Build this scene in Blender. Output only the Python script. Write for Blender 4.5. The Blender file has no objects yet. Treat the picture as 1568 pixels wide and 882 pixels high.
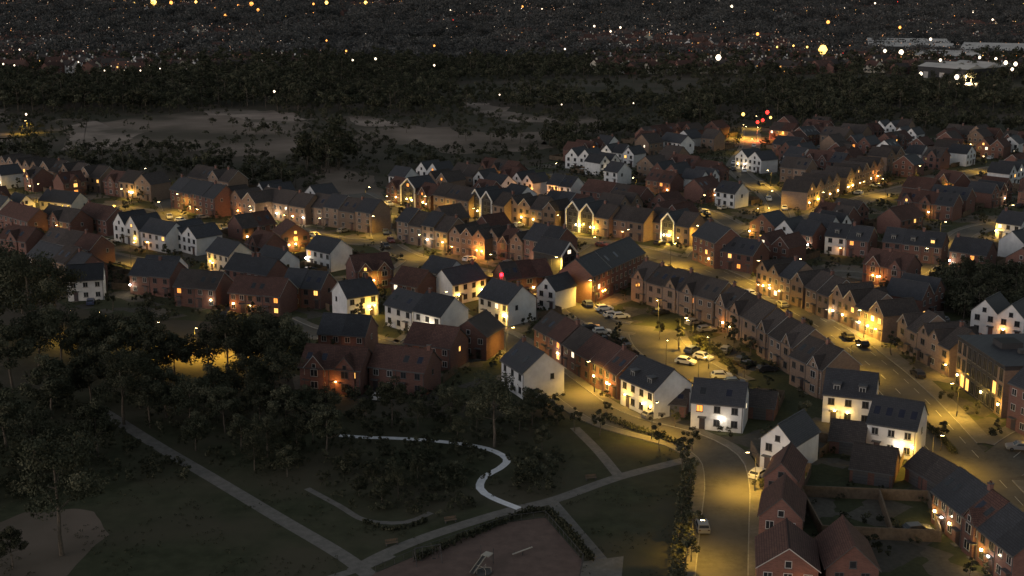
import bpy, math, random
import numpy as np
from mathutils import Vector, noise
random.seed(7); rng=np.random.default_rng(7)
R=math.radians
scene=bpy.context.scene
COL=scene.collection
# ------------------------------------------------------------------ survey (plan of the estate, metres)
CAMH=79.0; FPX=2000.0; PITCH=math.atan(491/2000.0)
def G(px,py,z=0.0):
    u=(px-784)/FPX; v=(py-441)/FPX
    s,c=math.sin(PITCH),math.cos(PITCH)
    t=(CAMH-z)/(s+v*c)
    return (u*t,(c-v*s)*t)
def pip(p,poly):
    x,y=p; ins=False; j=len(poly)-1
    for i in range(len(poly)):
        xi,yi=poly[i]; xj,yj=poly[j]
        if (yi>y)!=(yj>y) and x<(xj-xi)*(y-yi)/(yj-yi)+xi: ins=not ins
        j=i
    return ins
# ------------------------------------------------------------------ materials
def newmat(name):
    m=bpy.data.materials.new(name); m.use_nodes=True
    nt=m.node_tree; b=nt.nodes['Principled BSDF']
    return m,nt,b
def mat(name,c1,c2=None,scale=2.0,rough=0.85,detail=4,c3=None,scale2=0.2,spec=0.3,obj=True,bump=0,metal=0,vary=0):
    m,nt,b=newmat(name)
    b.inputs['Roughness'].default_value=rough
    b.inputs['Specular IOR Level'].default_value=spec
    b.inputs['Metallic'].default_value=metal
    if c2 is None:
        b.inputs['Base Color'].default_value=(*c1,1); return m
    tc=nt.nodes.new('ShaderNodeTexCoord')
    n=nt.nodes.new('ShaderNodeTexNoise'); n.inputs['Scale'].default_value=scale; n.inputs['Detail'].default_value=detail
    n.inputs['Roughness'].default_value=0.65
    nt.links.new(tc.outputs['Object'],n.inputs['Vector'])
    r=nt.nodes.new('ShaderNodeValToRGB'); r.color_ramp.elements[0].position=0.35; r.color_ramp.elements[1].position=0.65
    r.color_ramp.elements[0].color=(*c1,1); r.color_ramp.elements[1].color=(*c2,1)
    nt.links.new(n.outputs['Fac'],r.inputs['Fac']); out=r.outputs['Color']
    if c3 is not None:
        n2=nt.nodes.new('ShaderNodeTexNoise'); n2.inputs['Scale'].default_value=scale2; n2.inputs['Detail'].default_value=6
        nt.links.new(tc.outputs['Object'],n2.inputs['Vector'])
        r2=nt.nodes.new('ShaderNodeValToRGB'); r2.color_ramp.elements[0].position=0.42; r2.color_ramp.elements[1].position=0.62
        nt.links.new(n2.outputs['Fac'],r2.inputs['Fac'])
        mx=nt.nodes.new('ShaderNodeMixRGB'); nt.links.new(r2.outputs['Color'],mx.inputs[0]); nt.links.new(out,mx.inputs[1]); mx.inputs[2].default_value=(*c3,1)
        out=mx.outputs[0]
    if vary:
        oi=nt.nodes.new('ShaderNodeObjectInfo'); mr=nt.nodes.new('ShaderNodeMapRange')
        mr.inputs['To Min'].default_value=1-vary; mr.inputs['To Max'].default_value=1+vary
        nt.links.new(oi.outputs['Random'],mr.inputs['Value'])
        hs=nt.nodes.new('ShaderNodeHueSaturation'); nt.links.new(mr.outputs[0],hs.inputs['Value']); nt.links.new(out,hs.inputs['Color'])
        out=hs.outputs[0]
    nt.links.new(out,b.inputs['Base Color'])
    if bump:
        bp=nt.nodes.new('ShaderNodeBump'); bp.inputs['Strength'].default_value=bump; bp.inputs['Distance'].default_value=0.1
        nt.links.new(n.outputs['Fac'],bp.inputs['Height']); nt.links.new(bp.outputs[0],b.inputs['Normal'])
    return m
def brickmat(name,c1,c2,mortar,bw,bh,vary=0.25,rough=0.85,spec=0.3):
    m,nt,b=newmat(name); b.inputs['Roughness'].default_value=rough; b.inputs['Specular IOR Level'].default_value=spec
    tc=nt.nodes.new('ShaderNodeTexCoord'); sx=nt.nodes.new('ShaderNodeSeparateXYZ'); cb=nt.nodes.new('ShaderNodeCombineXYZ')
    ad=nt.nodes.new('ShaderNodeMath'); ad.operation='ADD'
    nt.links.new(tc.outputs['Object'],sx.inputs[0]); nt.links.new(sx.outputs[0],ad.inputs[0]); nt.links.new(sx.outputs[1],ad.inputs[1])
    nt.links.new(ad.outputs[0],cb.inputs[0]); nt.links.new(sx.outputs[2],cb.inputs[1])
    bt=nt.nodes.new('ShaderNodeTexBrick'); bt.inputs['Scale'].default_value=1; bt.inputs['Brick Width'].default_value=bw; bt.inputs['Row Height'].default_value=bh
    bt.inputs['Mortar Size'].default_value=bh*0.09
    bt.inputs['Color1'].default_value=(*c1,1); bt.inputs['Color2'].default_value=(*c2,1); bt.inputs['Mortar'].default_value=(*mortar,1)
    nt.links.new(cb.outputs[0],bt.inputs['Vector'])
    n=nt.nodes.new('ShaderNodeTexNoise'); n.inputs['Scale'].default_value=0.7; n.inputs['Detail'].default_value=4; nt.links.new(tc.outputs['Object'],n.inputs['Vector'])
    oi=nt.nodes.new('ShaderNodeObjectInfo')
    a2=nt.nodes.new('ShaderNodeMath'); a2.operation='ADD'; nt.links.new(oi.outputs['Random'],a2.inputs[0]); nt.links.new(n.outputs['Fac'],a2.inputs[1])
    mr=nt.nodes.new('ShaderNodeMapRange'); mr.inputs['From Min'].default_value=0.3; mr.inputs['From Max'].default_value=1.7
    mr.inputs['To Min'].default_value=1-vary; mr.inputs['To Max'].default_value=1+vary
    nt.links.new(a2.outputs[0],mr.inputs['Value'])
    hs=nt.nodes.new('ShaderNodeHueSaturation'); nt.links.new(mr.outputs[0],hs.inputs['Value']); nt.links.new(bt.outputs['Color'],hs.inputs['Color'])
    nt.links.new(hs.outputs[0],b.inputs['Base Color'])
    return m
def emis(name,c,s,sample=False):
    m,nt,b=newmat(name); b.inputs['Base Color'].default_value=(*c,1)
    b.inputs['Emission Color'].default_value=(*c,1); b.inputs['Emission Strength'].default_value=s
    if not sample: m.cycles.emission_sampling='NONE'
    return m
M={}
M['grass']=mat('grass_ground',(0.048,0.048,0.033),(0.075,0.070,0.050),0.6,0.95,8,(0.10,0.082,0.066),0.02,spec=0.1)
M['park']=mat('mown_grass',(0.037,0.042,0.024),(0.062,0.066,0.040),0.35,0.95,10,(0.074,0.067,0.046),0.05,spec=0.1)
M['earth']=mat('bare_earth',(0.25,0.195,0.165),(0.38,0.305,0.26),0.05,0.95,8,(0.12,0.10,0.08),0.03,spec=0.1)
M['dryfield']=mat('dry_field',(0.17,0.132,0.108),(0.26,0.205,0.17),0.03,0.95,10,(0.085,0.072,0.055),0.018,spec=0.1)
M['asph']=mat('asphalt',(0.066,0.062,0.055),(0.10,0.094,0.082),1.2,0.85,8,(0.12,0.11,0.095),0.12,spec=0.3)
M['pave']=mat('paving_slab',(0.13,0.12,0.105),(0.19,0.175,0.155),1.5,0.9,6,(0.13,0.12,0.10),0.3)
M['kerb']=mat('kerbstone',(0.2,0.2,0.19),(0.3,0.29,0.27),2)
M['paint']=mat('road_paint',(0.30,0.30,0.28),(0.46,0.46,0.43),5,0.7)
M['path']=mat('tarmac_path',(0.12,0.112,0.102),(0.18,0.167,0.153),0.8,0.9,8)
M['conc']=mat('pale_path',(0.62,0.62,0.66),(0.78,0.78,0.80),1.0,0.9,6)
M['rubber']=mat('play_surface',(0.11,0.075,0.064),(0.155,0.106,0.09),0.5,0.95,6)
M['white']=mat('white_render',(0.60,0.60,0.61),(0.75,0.75,0.76),0.5,0.9,6,vary=0.08)
M['cream']=mat('cream_render',(0.55,0.50,0.42),(0.66,0.61,0.52),0.5,0.9,6,vary=0.08)
M['brick']=brickmat('red_brick',(0.185,0.088,0.072),(0.135,0.062,0.053),(0.15,0.12,0.105),0.45,0.15)
M['buff']=brickmat('buff_brick',(0.26,0.18,0.13),(0.195,0.13,0.10),(0.2,0.165,0.14),0.45,0.15)
M['clad']=brickmat('dark_cladding',(0.045,0.045,0.05),(0.06,0.06,0.066),(0.03,0.03,0.03),3,0.2,0.15)
M['slate']=brickmat('slate_roof',(0.052,0.054,0.063),(0.038,0.040,0.048),(0.022,0.022,0.026),0.35,0.22,0.3,0.65,0.3)
M['tile']=brickmat('brown_tile_roof',(0.115,0.062,0.052),(0.08,0.045,0.039),(0.03,0.02,0.02),0.35,0.22,0.3,0.85,.2)
M['gtile']=brickmat('grey_tile_roof',(0.080,0.066,0.062),(0.056,0.047,0.046),(0.03,0.03,0.03),0.35,0.22,0.3,0.85,.2)
M['glass']=mat('window_glass',(0.02,0.022,0.026),(0.035,0.037,0.042),3,0.12,spec=0.5)
M['frame']=mat('white_frame',(0.42,0.42,0.42),(0.5,0.5,0.49),3,0.5)
M['dframe']=mat('grey_frame',(0.08,0.08,0.085),(0.1,0.1,0.105),3,0.5)
M['door']=mat('door_paint',(0.05,0.06,0.08),(0.09,0.05,0.045),0.3,0.5,vary=0.5)
M['lit']=emis('lit_window_warm',(1.0,0.50,0.12),1.9)
M['lit2']=emis('lit_window_orange',(1.0,0.34,0.06),1.5)
M['lit3']=emis('lit_window_white',(1.0,0.80,0.55),1.9)
M['lamp']=emis('lamp_lens',(1.0,0.72,0.30),40,False)
M['lampw']=emis('lamp_lens_white',(1.0,0.92,0.80),40,False)
M['lampr']=emis('signal_red',(1.0,0.012,0.03),9,False)
M['lampo']=emis('lamp_lens_orange',(1.0,0.42,0.10),40,False)
M['metal']=mat('galvanised_steel',(0.05,0.05,0.055),(0.075,0.075,0.075),4,0.7,metal=0.1)
M['wood']=mat('timber_fence',(0.11,0.08,0.055),(0.17,0.125,0.09),1.5,0.9,6,vary=0.2)
M['bark']=mat('bark',(0.075,0.062,0.05),(0.13,0.11,0.09),3,0.95,6)
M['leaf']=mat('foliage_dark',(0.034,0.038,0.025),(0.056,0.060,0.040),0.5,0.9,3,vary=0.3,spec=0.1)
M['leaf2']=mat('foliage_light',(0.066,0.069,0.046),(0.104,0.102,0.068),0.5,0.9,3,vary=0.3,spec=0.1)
M['hazeleaf']=mat('hazed_foliage_dark',(0.056,0.058,0.058),(0.086,0.087,0.087),0.05,0.95,3,vary=0.35,spec=0.05)  # far belts: distance haze painted into the leaf colour, greyer and brighter
M['hazeleaf2']=mat('hazed_foliage_light',(0.093,0.093,0.093),(0.13,0.127,0.125),0.05,0.95,3,vary=0.35,spec=0.05)  # paler clumps of the same belts, haze also in the colour
M['tyre']=mat('tyre',(0.02,0.02,0.02),(0.03,0.03,0.03),5,0.9)
M['pv']=mat('solar_panel',(0.012,0.014,0.03),(0.02,0.022,0.04),2,0.2,spec=0.6)
for i,c in enumerate([(0.5,0.5,0.5),(0.03,0.03,0.035),(0.2,0.2,0.21),(0.05,0.07,0.14),(0.14,0.03,0.03),(0.7,0.7,0.7)]):
    M['car%d'%i]=mat('car_paint',c,tuple(x*1.05 for x in c),1,0.3,spec=0.6)
M['shed']=mat('warehouse_roof',(0.40,0.38,0.37),(0.55,0.52,0.49),0.05,0.7)
M['yellowp']=mat('play_paint',(0.35,0.32,0.28),(0.4,0.36,0.3),3,0.5)
# ------------------------------------------------------------------ mesh builder
class MB:
    def __init__(s): s.v=[];s.f=[];s.m=[];s.mats=[]
    def mi(s,k):
        if k not in s.mats: s.mats.append(k)
        return s.mats.index(k)
    def poly(s,pts,k):
        b=len(s.v); s.v+= [tuple(p) for p in pts]; s.f.append(tuple(range(b,b+len(pts)))); s.m.append(s.mi(k))
    def box(s,x0,y0,z0,x1,y1,z1,k):
        b=len(s.v); s.v+=[(x0,y0,z0),(x1,y0,z0),(x1,y1,z0),(x0,y1,z0),(x0,y0,z1),(x1,y0,z1),(x1,y1,z1),(x0,y1,z1)]
        for f in ((0,3,2,1),(4,5,6,7),(0,1,5,4),(1,2,6,5),(2,3,7,6),(3,0,4,7)):
            s.f.append(tuple(b+i for i in f)); s.m.append(s.mi(k))
    def fbox(s,o,r,n,x0,x1,z0,z1,d0,d1,k):
        b=len(s.v)
        for d in (d0,d1):
            for (x,z) in ((x0,z0),(x1,z0),(x1,z1),(x0,z1)):
                s.v.append((o[0]+r[0]*x+n[0]*d,o[1]+r[1]*x+n[1]*d,z))
        for f in ((0,1,2,3),(7,6,5,4),(0,4,5,1),(1,5,6,2),(2,6,7,3),(3,7,4,0)):
            s.f.append(tuple(b+i for i in f)); s.m.append(s.mi(k))
    def beam(s,p,q,w,h,k):
        p=Vector(p);q=Vector(q);d=(q-p).normalized()
        a=Vector((0,0,1)) if abs(d.z)<0.9 else Vector((0,1,0))
        sd=d.cross(a).normalized()*w/2; up=sd.cross(d).normalized()*h/2
        b=len(s.v)
        for c in (p,q):
            for e in (-sd-up,sd-up,sd+up,-sd+up): s.v.append(tuple(c+e))
        for f in ((0,1,2,3),(7,6,5,4),(0,4,5,1),(1,5,6,2),(2,6,7,3),(3,7,4,0)):
            s.f.append(tuple(b+i for i in f)); s.m.append(s.mi(k))
    def tube(s,p,q,r0,r1,k,n=6):
        p=Vector(p);q=Vector(q);d=(q-p).normalized()
        a=Vector((0,0,1)) if abs(d.z)<0.9 else Vector((0,1,0))
        sd=d.cross(a).normalized(); up=sd.cross(d)
        b=len(s.v)
        for c,r in ((p,r0),(q,r1)):
            for i in range(n):
                t=2*math.pi*i/n; s.v.append(tuple(c+(sd*math.cos(t)+up*math.sin(t))*r))
        for i in range(n):
            j=(i+1)%n; s.f.append((b+i,b+j,b+n+j,b+n+i)); s.m.append(s.mi(k))
        s.f.append(tuple(b+n+i for i in range(n))); s.m.append(s.mi(k))
    def mesh(s,name):
        me=bpy.data.meshes.new(name); me.from_pydata(s.v,[],s.f)
        for k in s.mats: me.materials.append(M[k])
        me.polygons.foreach_set('material_index',s.m); me.update(); return me
    def obj(s,name,parent=None,loc=(0,0,0),rot=0):
        if not s.f: return None
        o=bpy.data.objects.new(name,s.mesh(name)); COL.objects.link(o); o.location=loc; o.rotation_euler=(0,0,rot)
        if parent: o.parent=parent
        return o
def inst(name,me,loc,rot=0,sc=1,parent=None):
    o=bpy.data.objects.new(name,me); COL.objects.link(o); o.location=loc; o.rotation_euler=(0,0,rot)
    o.scale=(sc,sc,sc) if not isinstance(sc,tuple) else sc
    if parent: o.parent=parent
    return o
def sheet(name,pts,z,k):
    b=MB(); b.poly([(x,y,z) for x,y in pts],k); return b.obj(name)
def smooth(pts,step=3.0):
    out=[]; n=len(pts)
    for i in range(n-1):
        p0=pts[max(i-1,0)];p1=pts[i];p2=pts[i+1];p3=pts[min(i+2,n-1)]
        L=math.dist(p1,p2); k=max(1,int(L/step))
        for j in range(k):
            t=j/k
            out.append(tuple(0.5*((2*p1[a])+(-p0[a]+p2[a])*t+(2*p0[a]-5*p1[a]+4*p2[a]-p3[a])*t*t+(-p0[a]+3*p1[a]-3*p2[a]+p3[a])*t**3) for a in (0,1)))
    out.append(tuple(pts[-1])); return out
def normals(L):
    ns=[]
    for i in range(len(L)):
        a=L[max(i-1,0)];b=L[min(i+1,len(L)-1)]
        dx,dy=b[0]-a[0],b[1]-a[1]; l=math.hypot(dx,dy) or 1
        ns.append((-dy/l,dx/l))
    return ns
def ribbon(mb,L,o0,o1,z,k,close=False,wob=0):
    ns=normals(L)
    for i in range(len(L)-1):
        a,b=L[i],L[i+1];na,nb=ns[i],ns[i+1]
        mb.poly([(a[0]+na[0]*o0,a[1]+na[1]*o0,z),(b[0]+nb[0]*o0,b[1]+nb[1]*o0,z),(b[0]+nb[0]*o1,b[1]+nb[1]*o1,z),(a[0]+na[0]*o1,a[1]+na[1]*o1,z)],k)
# ------------------------------------------------------------------ roads
ROADS=[ # name, pts, width, lamp spacing, power, pavement width
 ('main',[(1640,900),(1530,775),(1455,690),(1387,612),(1332,560),(1264,508),(1205,474),(1150,447),(1090,418),(1040,400)],11,24,1.15,3.2),
 ('park',[(1105,960),(1105,882),(1110,800),(1113,740),(1100,700),(1050,672),(985,655),(925,635),(868,597),(815,553),(780,525),(740,505)],6.8,24,.75,2),
 ('side',[(1700,640),(1600,668),(1530,715),(1470,720)],9,30,1.0,2.5),
 ('hstreet',[(1040,400),(985,385),(930,376),(860,366),(800,358),(700,342),(640,332),(590,318),(545,297)],7.5,26,1.1,2.5),
 ('mid',[(925,376),(885,405),(868,440),(885,470),(930,497),(1000,507)],7,26,1.1,2),
 ('cent',[(868,440),(800,432),(720,415),(640,398),(590,372),(580,340),(590,318)],5.5,32,.7,1.8),
 ('west',[(590,372),(520,368),(440,352),(350,348),(270,342),(220,325),(130,315),(0,300),(-80,290)],6,30,.8,1.8),
 ('sw',[(640,398),(600,420),(500,432),(420,440),(300,430),(210,402),(120,385),(0,372),(-80,362)],5.5,36,.55,1.8),
 ('nwest',[(270,342),(250,300),(225,278)],5,30,1.0,1.8),
 ('court',[(780,525),(720,500),(680,485),(620,530),(560,520),(480,510),(430,490)],5,36,.4,1.8),
 ('ne1',[(1060,408),(1090,370),(1130,350),(1200,345),(1270,325),(1340,300),(1400,285),(1470,268),(1568,250)],6,38,.8,1.8),
 ('ne2',[(1130,350),(1080,325),(1000,310),(900,285),(830,268)],5.5,42,.7,1.8),
 ('ne3',[(1205,474),(1230,440),(1290,420),(1380,425),(1450,380),(1500,350),(1640,330)],6,40,.5,1.8),
 ('ne4',[(1200,345),(1180,300),(1130,260),(1148,225),(1150,196)],6,45,.9,1.8),
 ('ne5',[(1130,260),(1050,250),(960,245)],5,50,.6,1.8),
 ('carpark',[(1000,507),(1010,530),(1050,560),(1110,590)],11,24,.75,1.8),
]
RL=[]
for nm,pts,w,sp,pw,pvw in ROADS:
    L=smooth([G(*p) for p in pts],3.0); RL.append((nm,L,w,sp,pw,np.array(L),pvw))
def road_clear(x,y,skip=None):
    best=1e9
    for r in RL:
        if r[0]==skip: continue
        A=r[5]; d=np.sqrt(((A-(x,y))**2).sum(1)).min()-r[2]/2
        best=min(best,d)
    return best
for i,(nm,L,w,sp,pw,A,pvw) in enumerate(RL):
    mb=MB(); ribbon(mb,L,-w/2,w/2,0.045+0.004*i,'asph'); mb.obj('road')
    pv=MB(); kb=MB(); ns=normals(L); zt=0.16+0.003*i
    for s in (-1,1):
        for j in range(len(L)-1):
            a,b=L[j],L[j+1]; na,nb=ns[j],ns[j+1]
            mx,my=(a[0]+b[0])/2+na[0]*s*(w/2+1),(a[1]+b[1])/2+na[1]*s*(w/2+1)
            if road_clear(mx,my,nm)<1.2: continue
            def P(o): return (a[0]+na[0]*s*o,a[1]+na[1]*s*o),(b[0]+nb[0]*s*o,b[1]+nb[1]*s*o)
            k0,k1=P(w/2); k2,k3=P(w/2+0.15); p2,p3=P(w/2+pvw)
            kb.poly([(*k0,0.02),(*k1,0.02),(*k1,zt),(*k0,zt)],'kerb'); kb.poly([(*k0,zt),(*k1,zt),(*k3,zt),(*k2,zt)],'kerb')
            pv.poly([(*k2,zt),(*k3,zt),(*p3,zt),(*p2,zt)],'pave'); pv.poly([(*p2,zt),(*p3,zt),(*p3,0.02),(*p2,0.02)],'pave')
    pv.obj('pavement'); kb.obj('kerb')
    mk=MB(); zm=0.045+0.004*len(RL)+0.006
    if nm in('main','side'):
        for j in range(1,len(L)-2):
            if road_clear(L[j][0],L[j][1],nm)<0.5: continue
            if j%3==0: ribbon(mk,L[j:j+2],-0.08,0.08,zm,'paint')
            if nm=='main':
                ribbon(mk,L[j:j+2],(w/2-1.9)-0.06,(w/2-1.9)+0.06,zm,'paint')
                if j%2==0: ribbon(mk,L[j:j+2],-(w/2-1.9)-0.06,-(w/2-1.9)+0.06,zm,'paint')
    mk.obj('road_marking')
# ------------------------------------------------------------------ terrain
g=MB(); S=9000
n=24
for i in range(n):
    for j in range(n):
        x0=-S+2*S*i/n;x1=-S+2*S*(i+1)/n;y0=-1500+11500*j/n;y1=-1500+11500*(j+1)/n
        g.poly([(x0,y0,0),(x1,y0,0),(x1,y1,0),(x0,y1,0)],'grass')
g.obj('ground')
ESTATE=[(-80,255),(60,258),(230,280),(300,272),(420,300),(545,315),(560,292),(640,272),(800,258),(920,228),(1000,212),(1140,198),(1300,200),(1640,222),
        (1640,560),(1640,960),(1140,960),(1140,690),(1040,665),(900,635),(830,615),(455,612),(430,500),(200,485),(100,470),(0,405),(-80,400)]
EST=[G(*p) for p in ESTATE]
m,nt,b=newmat('garden_patchwork'); b.inputs['Roughness'].default_value=0.95; b.inputs['Specular IOR Level'].default_value=0.15
tc=nt.nodes.new('ShaderNodeTexCoord'); mp=nt.nodes.new('ShaderNodeMapping'); mp.inputs['Rotation'].default_value=(0,0,R(45))
vo=nt.nodes.new('ShaderNodeTexVoronoi'); vo.distance='CHEBYCHEV'; vo.inputs['Scale'].default_value=0.16
nt.links.new(tc.outputs['Object'],mp.inputs[0]); nt.links.new(mp.outputs[0],vo.inputs['Vector'])
cr=nt.nodes.new('ShaderNodeValToRGB'); cr.color_ramp.interpolation='CONSTANT'
e=cr.color_ramp.elements; e[0].color=(0.055,0.06,0.034,1); e[1].position=0.4; e[1].color=(0.11,0.10,0.085,1)
for p,c in((0.55,(0.06,0.065,0.034,1)),(0.7,(0.16,0.14,0.115,1)),(0.8,(0.08,0.075,0.065,1)),(0.92,(0.065,0.07,0.038,1))):
    q=e.new(p); q.color=c
sp=nt.nodes.new('ShaderNodeSeparateColor'); nt.links.new(vo.outputs['Color'],sp.inputs[0]); nt.links.new(sp.outputs[0],cr.inputs['Fac'])
nz=nt.nodes.new('ShaderNodeTexNoise'); nz.inputs['Scale'].default_value=1.3; nz.inputs['Detail'].default_value=8; nt.links.new(tc.outputs['Object'],nz.inputs['Vector'])
mr=nt.nodes.new('ShaderNodeMapRange'); mr.inputs['To Min'].default_value=0.55; mr.inputs['To Max'].default_value=1.45; nt.links.new(nz.outputs['Fac'],mr.inputs['Value'])
hs=nt.nodes.new('ShaderNodeHueSaturation'); nt.links.new(mr.outputs[0],hs.inputs['Value']); nt.links.new(cr.outputs['Color'],hs.inputs['Color']); nt.links.new(hs.outputs[0],b.inputs['Base Color'])
M['garden']=m
sheet('estate_gardens',EST,0.02,'garden')
PARK=[G(*p) for p in [(-100,600),(300,600),(560,640),(860,640),(930,648),(1050,690),(1078,740),(1062,800),(1055,960),(-200,960)]]
sheet('park_lawn',PARK,0.012,'park')
FIELDEDGE=[]
def field(name,pts,k,z,jit=10):
    L=[G(*p) for p in pts]; L.append(L[0]); q=[]
    for i in range(len(L)-1):
        for t in np.linspace(0,1,14)[:-1]:
            x=L[i][0]*(1-t)+L[i+1][0]*t; y=L[i][1]*(1-t)+L[i+1][1]*t
            q.append((x+noise.fractal((x*.03,y*.03,1),1,2,4)*jit*1.2,y+noise.fractal((x*.03,y*.03,7),1,2,4)*jit*3))
    sheet(name,q,z,k); 
    if jit>5: FIELDEDGE.extend(q)
FD=[('dryfield',.03,[(70,190),(180,184),(330,164),(440,172),(480,190),(440,212),(330,228),(180,226),(95,226)]),
 ('earth',.05,[(80,198),(140,188),(220,200),(180,224),(100,228)]),('earth',.05,[(-60,164),(18,166),(30,182),(0,190),(-60,190)]),('earth',.05,[(-60,200),(20,198),(42,214),(-60,226)]),
 ('earth',.06,[(290,168),(400,166),(485,184),(440,192),(350,180)]),('dryfield',.04,[(340,210),(470,205),(520,215),(470,245),(360,245)]),
 ('dryfield',.03,[(500,180),(600,184),(700,200),(830,207),(840,232),(700,236),(560,215)]),('earth',.05,[(695,156),(760,160),(840,180),(780,190),(720,175)]),('earth',.06,[(540,182),(620,184),(620,194),(550,192)]),
 ('dryfield',.05,[(880,182),(1010,192),(1060,204),(980,208),(890,198)]),('dryfield',.025,[(490,262),(560,270),(590,285),(560,315),(520,305)])]
for k,z,p in FD: field('field',p,k,z)
field('field',[(0,800),(60,770),(140,790),(170,830),(90,900),(-60,900)],'dryfield',0.02,2)
def path(pts,w,k,z,name='park_path'):
    mb=MB(); L=smooth([G(*p) for p in pts],1.5); ribbon(mb,L,-w/2,w/2,z,k); mb.obj(name); return L
PATHS=[]
PATHS.append(path([(150,625),(205,660),(250,688),(330,735),(430,795),(520,848),(570,885),(620,930)],2.4,'path',0.030))
PATHS.append(path([(540,875),(590,848),(660,820),(770,785),(850,765),(950,730),(1060,702)],2.2,'path',0.034))
PATHS.append(path([(880,655),(915,690),(948,730)],1.8,'path',0.038))
PATHS.append(path([(845,768),(885,815),(925,862)],1.8,'path',0.038))
PATHS.append(path([(520,667),(560,670),(620,672),(690,678),(745,687),(776,703),(764,718),(742,730),(735,748),(755,763),(795,779)],1.3,'conc',0.042,'boardwalk_path'))
PATHS.append(path([(470,748),(520,775),(560,797),(620,800),(660,785)],1.1,'path',0.028))
PATHS.append(path([(440,905),(560,868),(600,850)],1.5,'path',0.029))
sheet('park_plaza',[G(*p) for p in [(880,862),(955,852),(950,905),(870,905)]],0.046,'pave')
PLAY=[G(*p) for p in [(575,878),(660,842),(780,800),(835,793),(893,860),(885,900),(540,900)]]
sheet('playground_surface',PLAY,0.05,'rubber')
# ------------------------------------------------------------------ houses
OBB=[]
def occupied(x,y,m=0.0):
    for ax,ay,ux,uy,w,d in OBB:
        dx,dy=x-ax,y-ay; lx=dx*ux+dy*uy; ly=-dx*uy+dy*ux
        if -m<lx<w+m and -m<ly<d+m: return True
    return False
HOUSES=[]
def litk():
    r=random.random()
    return 'lit' if r<.025 else 'lit2' if r<.045 else 'lit3' if r<.055 else 'glass'
def window(mb,o,r,n,x,z,w,h,fr='frame',k=None,door=False):
    mb.fbox(o,r,n,x-w/2-.05,x+w/2+.05,z-.05,z+h+.05,0.0,0.05,fr)
    k=k or litk()
    g0=0.056
    def q(x0,x1,z0,z1,kk,d):
        mb.poly([(o[0]+r[0]*a+n[0]*d,o[1]+r[1]*a+n[1]*d,c) for a,c in((x0,z0),(x1,z0),(x1,z1),(x0,z1))],kk)
    q(x-w/2+.03,x+w/2-.03,z+.03,z+h-.03,k,g0)
    if w>.9: mb.fbox(o,r,n,x-.03,x+.03,z,z+h,0.05,0.075,fr)
    mb.fbox(o,r,n,x-w/2-.12,x+w/2+.12,z-.13,z-.055,0.0,0.12,'dframe')
def wall_light(par,lx,ly,lz,power,col,k):
    mb=MB(); mb.box(lx-.13,ly-.0,lz-.18,lx+.13,ly+.22,lz+.18,k); mb.box(lx-.16,ly+.0,lz+.18,lx+.16,ly+.38,lz+.22,'dframe')
    mb.obj('wall_lantern',par)
    ld=bpy.data.lights.new('wall_lantern_bulb','POINT'); ld.energy=power; ld.color=col; ld.shadow_soft_size=0.2
    lo=bpy.data.objects.new('wall_lantern_bulb',ld); COL.objects.link(lo); lo.parent=par; lo.location=(lx,ly-.6,lz)
YEL=(1.0,0.57,0.065); ORG=(1.0,0.38,0.06); WHT=(1.0,0.78,0.48)
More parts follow.
